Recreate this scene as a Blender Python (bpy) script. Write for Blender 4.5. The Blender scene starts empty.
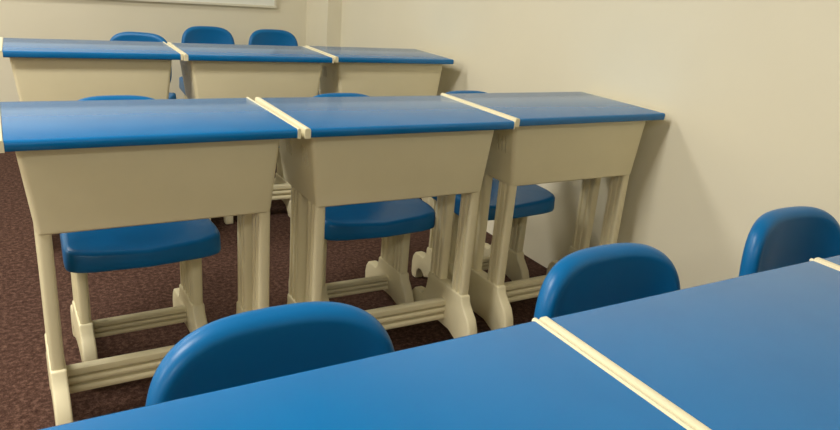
import bpy, bmesh, math
from mathutils import Vector, Matrix

C = bpy.context.scene.collection
R = math.radians

# ------------------------------------------------------------------ materials
def new_mat(name):
    m = bpy.data.materials.new(name); m.use_nodes = True
    nt = m.node_tree
    return m, nt, nt.nodes['Principled BSDF']

def noise_bump(nt, b, scale, strength, dist=0.001, detail=3):
    tc = nt.nodes.new('ShaderNodeTexCoord')
    n = nt.nodes.new('ShaderNodeTexNoise'); n.inputs['Scale'].default_value = scale
    n.inputs['Detail'].default_value = detail
    bp = nt.nodes.new('ShaderNodeBump'); bp.inputs['Strength'].default_value = strength
    bp.inputs['Distance'].default_value = dist
    nt.links.new(tc.outputs['Object'], n.inputs['Vector'])
    nt.links.new(n.outputs['Fac'], bp.inputs['Height'])
    nt.links.new(bp.outputs['Normal'], b.inputs['Normal'])
    return tc, n

def mottled(name, c1, c2, rough, scale, spec=0.5, bump=(300, .1), coords='Object'):
    m, nt, b = new_mat(name)
    noise_bump(nt, b, *bump)
    tc = nt.nodes.new('ShaderNodeTexCoord')
    n = nt.nodes.new('ShaderNodeTexNoise'); n.inputs['Scale'].default_value = scale
    n.inputs['Detail'].default_value = 5
    r = nt.nodes.new('ShaderNodeValToRGB')
    r.color_ramp.elements[0].position = .35; r.color_ramp.elements[1].position = .65
    r.color_ramp.elements[0].color = (*c1, 1); r.color_ramp.elements[1].color = (*c2, 1)
    nt.links.new(tc.outputs[coords], n.inputs['Vector'])
    nt.links.new(n.outputs['Fac'], r.inputs['Fac'])
    nt.links.new(r.outputs['Color'], b.inputs['Base Color'])
    b.inputs['Roughness'].default_value = rough
    b.inputs['Specular IOR Level'].default_value = spec
    return m

M = {}
M['blue_top'] = mottled('blue_laminate', (.001, .140, .385), (.002, .150, .405), .15, 9, .50, (420, .035))
M['blue_seat'] = mottled('blue_moulded_plastic', (.001, .120, .325), (.002, .130, .345), .34, 6, .32, (900, .05))
M['cream'] = mottled('cream_moulded_plastic', (.74, .67, .445), (.78, .705, .475), .42, 5, .45, (60, .015))
M['trim'] = mottled('ivory_edge_plastic', (.76, .70, .48), (.80, .735, .51), .38, 8, .5, (700, .05))
M['rubber'] = mottled('black_rubber', (.012, .011, .010), (.02, .018, .016), .6, 20)
M['wall'] = mottled('painted_plaster', (.745, .70, .545), (.765, .72, .565), .62, 2.2, .35, (55, .16))
M['ceiling'] = mottled('white_ceiling_paint', (.78, .76, .70), (.80, .78, .72), .8, 3)
M['board'] = mottled('pale_board_enamel', (.84, .86, .77), (.86, .88, .80), .35, 2)
M['board_frame'] = mottled('pale_board_frame', (.70, .67, .54), (.72, .69, .56), .5, 4)

def carpet_mat():
    m, nt, b = new_mat('brown_carpet')
    tc = nt.nodes.new('ShaderNodeTexCoord')
    n = nt.nodes.new('ShaderNodeTexNoise'); n.inputs['Scale'].default_value = 210; n.inputs['Detail'].default_value = 4
    n.inputs['Roughness'].default_value = .75
    v = nt.nodes.new('ShaderNodeTexNoise'); v.inputs['Scale'].default_value = 70; v.inputs['Detail'].default_value = 3
    mx = nt.nodes.new('ShaderNodeMath'); mx.operation = 'MULTIPLY_ADD'
    mx.inputs[1].default_value = .55
    sc = nt.nodes.new('ShaderNodeMath'); sc.operation = 'MULTIPLY'; sc.inputs[1].default_value = .45
    r = nt.nodes.new('ShaderNodeValToRGB')
    e = r.color_ramp.elements
    e[0].position = .36; e[0].color = (.025, .011, .0078, 1)
    e[1].position = .68; e[1].color = (.185, .105, .078, 1)
    k = r.color_ramp.elements.new(.50); k.color = (.068, .0345, .0245, 1)
    for q in (n, v): nt.links.new(tc.outputs['Object'], q.inputs['Vector'])
    nt.links.new(v.outputs['Fac'], sc.inputs[0])
    nt.links.new(n.outputs['Fac'], mx.inputs[0]); nt.links.new(sc.outputs[0], mx.inputs[2])
    nt.links.new(mx.outputs[0], r.inputs['Fac']); nt.links.new(r.outputs['Color'], b.inputs['Base Color'])
    bp = nt.nodes.new('ShaderNodeBump'); bp.inputs['Strength'].default_value = .6; bp.inputs['Distance'].default_value = .004
    nt.links.new(mx.outputs[0], bp.inputs['Height']); nt.links.new(bp.outputs['Normal'], b.inputs['Normal'])
    b.inputs['Roughness'].default_value = .95; b.inputs['Specular IOR Level'].default_value = .1
    return m
M['carpet'] = carpet_mat()

# ------------------------------------------------------------------ mesh helpers
def link(o): C.objects.link(o); return o

def finish(name, bm, mat, parent=None, smooth=True, angle=35):
    bmesh.ops.recalc_face_normals(bm, faces=bm.faces)
    me = bpy.data.meshes.new(name); bm.to_mesh(me); bm.free()
    me.materials.append(M[mat])
    if smooth:
        me.shade_smooth()
        me.set_sharp_from_angle(angle=R(angle))
    o = link(bpy.data.objects.new(name, me))
    if parent: o.parent = parent
    return o

def box(bm, x0, x1, y0, y1, z0, z1):
    vs = [bm.verts.new((x, y, z)) for z in (z0, z1) for y in (y0, y1) for x in (x0, x1)]
    for f in ((0,2,3,1), (4,5,7,6), (0,1,5,4), (2,6,7,3), (0,4,6,2), (1,3,7,5)):
        bm.faces.new([vs[i] for i in f])
    return vs

def bevel(bm, w, seg=2, angle=30, sel=None):
    bm.normal_update()
    es = [e for e in bm.edges if len(e.link_faces) == 2 and e.calc_face_angle(0) > R(angle) and (sel is None or sel(e))]
    bmesh.ops.bevel(bm, geom=es, offset=w, segments=seg, profile=.5, affect='EDGES', clamp_overlap=True)

def prism(bm, poly, axis, a, b):
    """extrude a 2-D outline along axis from a to b (outline uses the two other axes in order)"""
    def P(p, t):
        return {'x': (t, p[0], p[1]), 'y': (p[0], t, p[1]), 'z': (p[0], p[1], t)}[axis]
    A = [bm.verts.new(P(p, a)) for p in poly]; B = [bm.verts.new(P(p, b)) for p in poly]
    n = len(poly)
    bm.faces.new(A); bm.faces.new(B[::-1])
    for i in range(n):
        bm.faces.new([A[i], B[i], B[(i+1) % n], A[(i+1) % n]])

def loft(bm, rings, cap=True):
    vr = [[bm.verts.new(p) for p in r] for r in rings]
    n = len(vr[0])
    for a, b in zip(vr, vr[1:]):
        for i in range(n):
            bm.faces.new([a[i], a[(i+1) % n], b[(i+1) % n], b[i]])
    if cap: bm.faces.new(vr[0][::-1]); bm.faces.new(vr[-1])
    return vr

def cyl(bm, center, axis, r, h, n=20):
    poly = [(r*math.cos(2*math.pi*i/n), r*math.sin(2*math.pi*i/n)) for i in range(n)]
    cx, cy, cz = center
    off = {'x': (cy, cz), 'y': (cx, cz), 'z': (cx, cy)}[axis]
    c0 = {'x': cx, 'y': cy, 'z': cz}[axis]
    prism(bm, [(p[0]+off[0], p[1]+off[1]) for p in poly], axis, c0-h/2, c0+h/2)

def cut(obj, cutter_bms):
    """real boolean openings; the cutter is thrown away"""
    bm = cutter_bms
    bmesh.ops.recalc_face_normals(bm, faces=bm.faces)
    me = bpy.data.meshes.new('cutter'); bm.to_mesh(me); bm.free()
    c = link(bpy.data.objects.new('cutter', me))
    md = obj.modifiers.new('cut', 'BOOLEAN'); md.operation = 'DIFFERENCE'; md.object = c; md.solver = 'EXACT'
    bpy.context.view_layer.update()
    dg = bpy.context.evaluated_depsgraph_get()
    new = bpy.data.meshes.new_from_object(obj.evaluated_get(dg))
    obj.modifiers.clear(); obj.data = new
    bpy.data.objects.remove(c); bpy.data.meshes.remove(me)
    new.shade_smooth(); new.set_sharp_from_angle(angle=R(35))

def smooth_poly(pts, it=2):
    """closed Chaikin corner cutting"""
    for _ in range(it):
        out = []
        n = len(pts)
        for i in range(n):
            a, b = pts[i], pts[(i+1) % n]
            out.append((a[0]*.75+b[0]*.25, a[1]*.75+b[1]*.25))
            out.append((a[0]*.25+b[0]*.75, a[1]*.25+b[1]*.75))
        pts = out
    return pts

# ------------------------------------------------------------------ things
def thing(name, label, cat, loc=(0,0,0), rz=0, group=None):
    o = link(bpy.data.objects.new(name, None)); o.empty_display_size = .1
    o.location = loc; o.rotation_euler = (0, 0, rz)
    o['label'] = label; o['category'] = cat
    if group: o['group'] = group
    return o

def dup(root, loc, rz, label, group=None):
    r = root.copy(); C.objects.link(r); r.location = loc; r.rotation_euler = (0, 0, rz); r['label'] = label
    if group: r['group'] = group
    for ch in list(root.children):
        c = ch.copy(); C.objects.link(c); c.parent = r
        for g in list(ch.children):
            d = g.copy(); C.objects.link(d); d.parent = c
    return r

def post_outline(w, d, groove=.0055):
    """x-y section of a ribbed leg: smooth front and back, two grooves down each side"""
    h, k = w/2, d/2
    side = [-k+.006, -k*.60, -k*.54, -k*.24, -k*.17, k*.16, k*.23, k*.53, k*.60]
    inn = [0, .1, 1, 1, .1, .1, 1, 1, .1]
    right = [(h-.0005-groove*i, y) for y, i in zip(side, inn)] + [(h-.0005, k-.006)]
    out = [(-h+.009, -k), (h-.009, -k), (h-.0045, -k+.0012), (h-.0016, -k+.0035)] + right + [(h-.0016, k-.0035), (h-.0045, k-.0012), (h-.009, k), (-h+.009, k), (-h+.0045, k-.0012), (-h+.0016, k-.0035)]
    out += [(-x, y) for x, y in right[::-1]] + [(-h+.0016, -k+.0035), (-h+.0045, -k+.0012)]
    return out

def leg_bm(x, y, w, d, z0, z1):
    bm = bmesh.new()
    prism(bm, [(px+x, py+y) for px, py in post_outline(w, d)], 'z', z0, z1)
    return bm

def bar_bm(x0, x1, y, z0, z1, t):
    """low cross bar with three rounded ribs on both faces"""
    bm = bmesh.new()
    h = z1-z0; r = []
    for f, o in ((0,.5), (.04,.9), (.10,1), (.16,1), (.22,.92), (.27,.72), (.29,.15), (.37,.15), (.38,.75), (.42,.95), (.47,1), (.53,1), (.57,.92), (.61,.72), (.62,.15), (.70,.15), (.71,.78), (.74,.95), (.79,1), (.96,.9), (1,.5)):
        r.append((y-t/2*o, z0+h*f))
    l = [(2*y-a, b) for a, b in r[::-1]]
    prism(bm, r+l, 'x', x0, x1)
    return bm

def foot_bm(x, w, pts):
    bm = bmesh.new()
    prism(bm, pts, 'x', x-w/2, x+w/2)
    bevel(bm, .006, 3, 60)
    return bm

# ---- desk -----------------------------------------------------------------
DW, DD, TH, HT = .617, .402, .0225, .76

def make_desk(label, group, RT=.0075):
    t = thing('student_desk', label, 'desk', group=group)
    hx, hy = DW/2, DD/2
    LT = .0150
    # blue top: bullnosed front and back edge, rounded plan corners come from the end trims
    bm = bmesh.new()
    def edge(y, s):
        return [(y-s*.006, HT-.0002), (y-s*.0026, HT-.0012), (y-s*.0006, HT-.0042), (y, HT-.009), (y-s*.0002, HT-TH+.004), (y-s*.002, HT-TH+.0008), (y-s*.005, HT-TH)]
    poly = edge(-hy, -1)[::-1] + edge(hy, 1)
    prism(bm, poly, 'x', -hx+LT, hx-RT)
    top = finish('tabletop', bm, 'blue_top', t, angle=50)
    # ivory end trims, slightly proud of the top, with a fine groove
    def end_trim(xa, xb, s):
        bm = bmesh.new()
        h = .0016
        w = xb-xa; rr = min(.0045, w*.45)
        z0 = HT-TH-.0004
        sec = [(xa, z0), (xa, HT+h-rr), (xa+rr*.3, HT+h-rr*.3), (xa+rr, HT+h), (xb-rr, HT+h), (xb-rr*.3, HT+h-rr*.3), (xb, HT+h-rr), (xb, z0)]
        prism(bm, sec, 'y', -hy-.0008, hy+.0008)
        bevel(bm, min(.006, w*.4), 3, 60, lambda e: all(v.co.z > HT+h-.0001 for v in e.verts) and abs(e.verts[0].co.y-e.verts[1].co.y) < .0001)
        o = finish('edge_trim', bm, 'trim', t, angle=40); o['label'] = 'ivory end strip'
        return o
    end_trim(-hx, -hx+LT, -1); end_trim(hx-RT, hx, 1)
    # book bin: tapered shell, open to the sitter
    def ring(hw, y0, y1, z, r):
        pts = []
        for cx, cy, a0 in ((hw-r, y0+r, -90), (hw-r, y1-r, 0), (-hw+r, y1-r, 90), (-hw+r, y0+r, 180)):
            for k in range(5):
                a = R(a0+90*k/4); pts.append((cx+r*math.cos(a), cy+r*math.sin(a), z))
        return pts
    F = -hy+.040
    bm = bmesh.new()
    zt, zb = HT-TH, .541
    loft(bm, [ring(.249, F+.012, F+.262, zb, .008), ring(.2545, F+.0065, F+.270, zb+.004, .012), ring(.256, F+.0050, F+.272, zb+.012, .013),
              ring(.2755, F, F+.298, zt-.014, .014), ring(.276, F-.0005, F+.299, zt, .014)])
    b = finish('desk_bin', bm, 'cream', t, angle=32)
    cb = bmesh.new()
    # hollow, open at the back (sitter's side)
    vr = loft(cb, [ring(.247, F+.016, F+.262+.1, zb+.010, .006), ring(.268, F+.010, F+.30+.1, zt-.006, .008)])
    cut(b, cb)
    cb = bmesh.new()
    for y0 in (F+.040, F+.165):
        for k in range(3):
            y = y0+k*.018
            box(cb, -.32, -.20, y, y+.005, .640, .690); box(cb, .20, .32, y, y+.005, .640, .690)
    cut(b, cb)
    # legs, feet, cross bar
    lx = .2405
    ly = -.055
    for s in (-1, 1):
        finish('leg', leg_bm(s*lx, ly-.064, .030, .062, .19, zb+.004), 'cream', t, angle=28)
        finish('leg', leg_bm(s*lx, ly+.064, .030, .070, .19, zb+.004), 'cream', t, angle=28)
        pts = [(-.100, .212), (-.106, .190), (-.122, .172), (-.143, .152), (-.158, .122), (-.167, .080), (-.170, .030), (-.170, 0), (-.126, 0), (-.118, .022), (-.095, .052),
               (-.045, .070), (.030, .070), (.075, .058), (.100, .044), (.112, .052), (.128, .060), (.148, .056), (.160, .042), (.163, .020), (.163, 0), (.196, 0), (.204, .020), (.206, .070),
               (.200, .098), (.184, .116), (.160, .120), (.138, .118), (.122, .128), (.110, .155), (.104, .185), (.102, .212)]
        finish('foot', foot_bm(s*lx, .0345, [(ly+y, z) for y, z in pts]), 'cream', t, angle=50)
    finish('stretcher', bar_bm(-lx+.015, lx-.015, ly-.004, .093, .163, .030), 'cream', t, angle=28)
    return t

# ---- chair ----------------------------------------------------------------
def superell(n, hx, hy, e, e2=None):
    pts = []
    for i in range(n):
        a = 2*math.pi*i/n
        c, s = math.cos(a), math.sin(a)
        k = 2/(e if s >= 0 else (e2 or e))
        pts.append((hx*math.copysign(abs(c)**k, c), hy*math.copysign(abs(s)**k, s)))
    return pts

def make_chair(label, group):
    t = thing('student_chair', label, 'chair', group=group)
    N = 96
    # seat: dished board with a deep rounded lip
    hx, hy = .187, .188
    bm = bmesh.new()
    def sr(inset, z, dish):
        kx, ky = (hx-inset)/hx, (hy-inset)/hy
        r = []
        for x, y in superell(N, hx, hy, 13):
            bow = -.022*(1-(x/hx)**2)*(max(0, -y)/hy)
            x2 = x*kx*(1-.05*(y/hy)); y2 = (y+bow)*ky
            dz = dish*(-.013*(1-(x2/hx)**2) + .006*(y2/hy) + (-.006 if y2 < -.12 else 0)*((-y2-.12)/.07 if y2 < -.12 else 0))
            r.append((x2, y2, z+dz))
        return r
    T = .432
    rings = [sr(.16, T-.034, 0), sr(.10, T-.034, .2), sr(.03, T-.036, .2), sr(.012, T-.066, .1), sr(.005, T-.069, .1), sr(.0012, T-.066, .1), sr(0, T-.058, .1), sr(.0015, T-.013, .8), sr(.004, T-.005, 1),
             sr(.009, T-.001, 1), sr(.016, T, 1), sr(.04, T-.001, 1), sr(.08, T-.001, 1), sr(.12, T-.001, 1), sr(.16, T-.001, 1), sr(.18, T-.001, 1)]
    loft(bm, rings)
    finish('seat', bm, 'blue_seat', t, angle=60)
    # backrest: hollow-curved panel with thick soft rim
    bx, bz, zc = .160, .138, .594
    bm = bmesh.new()
    def br(inset, y):
        kx, kz = (bx-inset)/bx, (bz-inset)/bz
        r = []
        for x, z in superell(N, bx, bz, 3.5, 4.5):
            x2 = x*kx*(1-.04*(z/bz)); z2 = z*kz
            yy = .163 + y - .030*(x2/bx)**2 + .11*z2
            r.append((x2, yy, zc+z2-.11*y))
        return r
    rings = [br(.11, .001), br(.07, -.001), br(.040, -.004), br(.026, -.0065), br(.019, -.0080), br(.0145, -.0076), br(.010, -.0055), br(.006, -.002), br(.003, .003), br(.0008, .009), br(0, .015),
             br(.001, .021), br(.004, .026), br(.010, .029), br(.025, .0305), br(.06, .031), br(.11, .031)]
    loft(bm, rings)
    finish('backrest', bm, 'blue_seat', t, angle=60)
    lx = .150
    for s in (-1, 1):
        finish('leg', leg_bm(s*lx, -.040, .030, .062, .15, .386), 'cream', t, angle=28)
        finish('leg', leg_bm(s*lx, .050, .030, .080, .15, .386), 'cream', t, angle=28)
        pts = [(-.074, .160), (-.080, .138), (-.096, .122), (-.114, .102), (-.127, .074), (-.133, .040), (-.134, 0), (-.098, 0), (-.090, .018), (-.066, .038), (-.02, .048), (.030, .048),
               (.072, .040), (.098, .030), (.108, .042), (.124, .050), (.142, .048), (.154, .036), (.158, .018), (.158, 0), (.188, 0), (.196, .018), (.198, .060), (.192, .086), (.178, .104), (.156, .108),
               (.134, .106), (.116, .106), (.104, .116), (.096, .138), (.094, .160)]
        f = finish('foot', foot_bm(s*lx, .036, pts), 'cream', t, angle=50)
        # upright that carries the backrest: runs from under the seat up the rear of the panel
        path = [(.085, .372), (.150, .372), (.178, .384), (.187, .42), (.189, .50), (.193, .575)]
        bm = bmesh.new(); rg = []
        for i, (y, z) in enumerate(path):
            a = path[max(0, i-1)]; b = path[min(len(path)-1, i+1)]
            d = Vector((0, b[0]-a[0], b[1]-a[1])).normalized(); n = Vector((0, -d.z, d.y))
            ring = []
            for k in range(12):
                an = 2*math.pi*k/12
                off = Vector((.015*math.cos(an), 0, 0)) + n*(.008*math.sin(an))
                ring.append(Vector((s*.055, y, z))+off)
            rg.append(ring)
        loft(bm, rg)
        finish('back_support', bm, 'cream', t, angle=50)
    finish('stretcher', bar_bm(-lx+.016, lx-.016, .020, .066, .116, .026), 'cream', t, angle=28)
    return t

# ------------------------------------------------------------------ room
def struct(name, bm, mat):
    o = finish(name, bm, mat, smooth=False); o['kind'] = 'structure'; return o
XL, XR, YF, YB, ZC = -4.6, 1.852, -3.2, 4.72, 2.85
def slab(name, mat, *b):
    bm = bmesh.new(); box(bm, *b); return struct(name, bm, mat)
slab('floor', 'carpet', XL-.1, XR+.1, YF-.1, YB+.1, -.1, 0)
slab('ceiling', 'ceiling', XL-.1, XR+.1, YF-.1, YB+.1, ZC, ZC+.1)
slab('wall_right', 'wall', XR, XR+.1, YF, YB, 0, ZC)
slab('wall_left', 'wall', XL-.1, XL, YF, YB, 0, ZC)
slab('wall_back', 'wall', XL-.1, XR+.1, YB, YB+.1, 0, ZC)
slab('wall_front', 'wall', XL-.1, XR+.1, YF-.1, YF, 0, ZC)
slab('wall_pilaster', 'wall', 1.755, XR, 4.33, YB, 0, ZC)

# pale writing board on the back wall; only its lower edge reaches into the photograph
bt = thing('writing_board', 'pale grey-green writing board hung on the back wall, seen by its lower edge', 'board', (-.35, YB-.012, .835))
bm = bmesh.new(); box(bm, -1.87, 1.87, -.006, .011, .014, 1.18); finish('board_panel', bm, 'board', bt, smooth=False)
bm = bmesh.new()
for b in ((-1.885, 1.885, -.010, .012, 0, .014), (-1.885, 1.885, -.010, .012, 1.18, 1.194), (-1.885, -1.87, -.010, .012, .014, 1.18), (1.87, 1.885, -.010, .012, .014, 1.18)):
    box(bm, *b)
finish('board_frame', bm, 'board_frame', bt, smooth=False)

# ------------------------------------------------------------------ placing
GD = 'student desks with blue tops in three rows'
desks = [
    (.2454, 1.7125, 1.19, 0, 1, 'blue-topped desk at the left end of the middle row, above the leftmost whole seat'),
    (.8759, 1.7177, .08, 0, 1, 'centre desk of the middle row, blue top between two ivory end strips'),
    (1.5033, 1.7397, .95, .003, 1, 'middle-row desk at the right end, against the cream side wall'),
    (.2421, 3.0246, -.37, 0, 1.0, 'far-row desk at the left end, below the low tilted chair back'),
    (.8643, 3.000, -1.26, 0, 1, 'centre desk of the far row, in front of two chair backs side by side'),
    (1.4880, 3.0102, -1.55, 0, .967, 'far-row desk at the right end, its corner close to the side wall'),
    (.2214, .3795, .50, -.026, 1, 'near desk at bottom left, cropped, in front of the large chair back'),
    (.8213, .3832, .55, -.026, .937, 'near desk in the middle of the front row, with a large plain blue top'),
    (1.4205, .3848, 0, -.026, 1, 'near desk at the right picture edge, only a blue sliver of its top showing'),
]
narrow = (1, 2, 5)      # desks whose right end strip is hidden by the neighbour or the wall
protos = {}
for i, (x, y, a, dz, sx, lab) in enumerate(desks):
    k = i in narrow
    if k in protos: o = dup(protos[k], (0, 0, 0), 0, lab)
    else: o = protos[k] = make_desk(lab, GD, .002 if k else .0075)
    o.location = (x, y, 0); o.rotation_euler = (0, 0, R(a))
    o.scale = (sx, 1, (HT+dz)/HT)

GC = 'blue student chairs at the desks'
chairs = [
    (.234, 1.940, 2.0, 'chair under the left desk of the middle row, seat seen whole from its front lip'),
    (.922, 1.945, 0, 'chair under the centre desk of the middle row, seat showing between the desk legs'),
    (1.436, 1.970, 0, 'chair under the middle-row desk beside the side wall, seat partly behind desk legs'),
    (.241, .535, 1.5, 'large near chair back at bottom left, behind the cropped front desk'),
    (.806, .562, 1, 'near chair back behind the centre front desk, just right of the ivory strips'),
    (1.358, .603, 0, 'near chair back at the right edge, in front of the bare cream wall'),
    (.470, 3.720, -25, 'far chair behind the left far desk, low back with a drooping right side'),
    (.993, 4.170, 0, 'far chair near the back wall, left of the two backs behind the centre desk'),
    (1.376, 4.125, -2, 'far chair near the back wall, rightmost of the far backs, closest to the corner pilaster'),
    (.898, 3.050, 0, 'chair pushed under the centre far desk, one pale foot showing below'),
]
c0 = None
for i, (x, y, a, lab) in enumerate(chairs):
    if c0 is None: o = c0 = make_chair(lab, GC)
    else: o = dup(c0, (0,0,0), 0, lab)
    o.location = (x, y, 0); o.rotation_euler = (0, 0, R(a))

# ------------------------------------------------------------------ light: ceiling panels
def lamp(x, y, sx, sy, p, col=(1, .965, .90)):
    l = bpy.data.lights.new('ceiling_lamp', 'AREA'); l.shape = 'RECTANGLE'; l.size = sx; l.size_y = sy
    l.energy = p; l.color = col
    o = link(bpy.data.objects.new('ceiling_lamp', l)); o.location = (x, y, ZC-.03)
    return o
for x in (-3.4, -.9):
    for y, p in ((-2.2, 34), (1.2, 65), (3.4, 40)):
        lamp(x, y, 1.2, .6, p)
w = bpy.data.worlds.new('World'); bpy.context.scene.world = w; w.use_nodes = True
w.node_tree.nodes['Background'].inputs[0].default_value = (.8, .85, 1, 1)
w.node_tree.nodes['Background'].inputs[1].default_value = .05

# ------------------------------------------------------------------ camera
yaw, pit, rol = .536487498, .333920251, .0848966956
cy_, sy_, cp, sp = math.cos(yaw), math.sin(yaw), math.cos(pit), math.sin(pit)
f = Vector((sy_*cp, cy_*cp, -sp)); r = Vector((cy_, -sy_, 0)); u = r.cross(f)
cr, sr_ = math.cos(rol), math.sin(rol)
r2 = cr*r+sr_*u; u2 = -sr_*r+cr*u
cam = bpy.data.cameras.new('camera'); co = link(bpy.data.objects.new('camera', cam))
m = Matrix((r2, u2, -f)).transposed().to_4x4(); m.translation = (0, 0, 1.12369)
co.matrix_world = m
cam.sensor_width = 36; cam.sensor_fit = 'HORIZONTAL'; cam.lens = 689.54/840*36; cam.clip_start = .02
S = bpy.context.scene
S.camera = co
S.view_settings.view_transform = 'Standard'; S.view_settings.look = 'None'
S.view_settings.gamma = 1; S.view_settings.use_curve_mapping = False
S.view_settings.exposure = 0.12
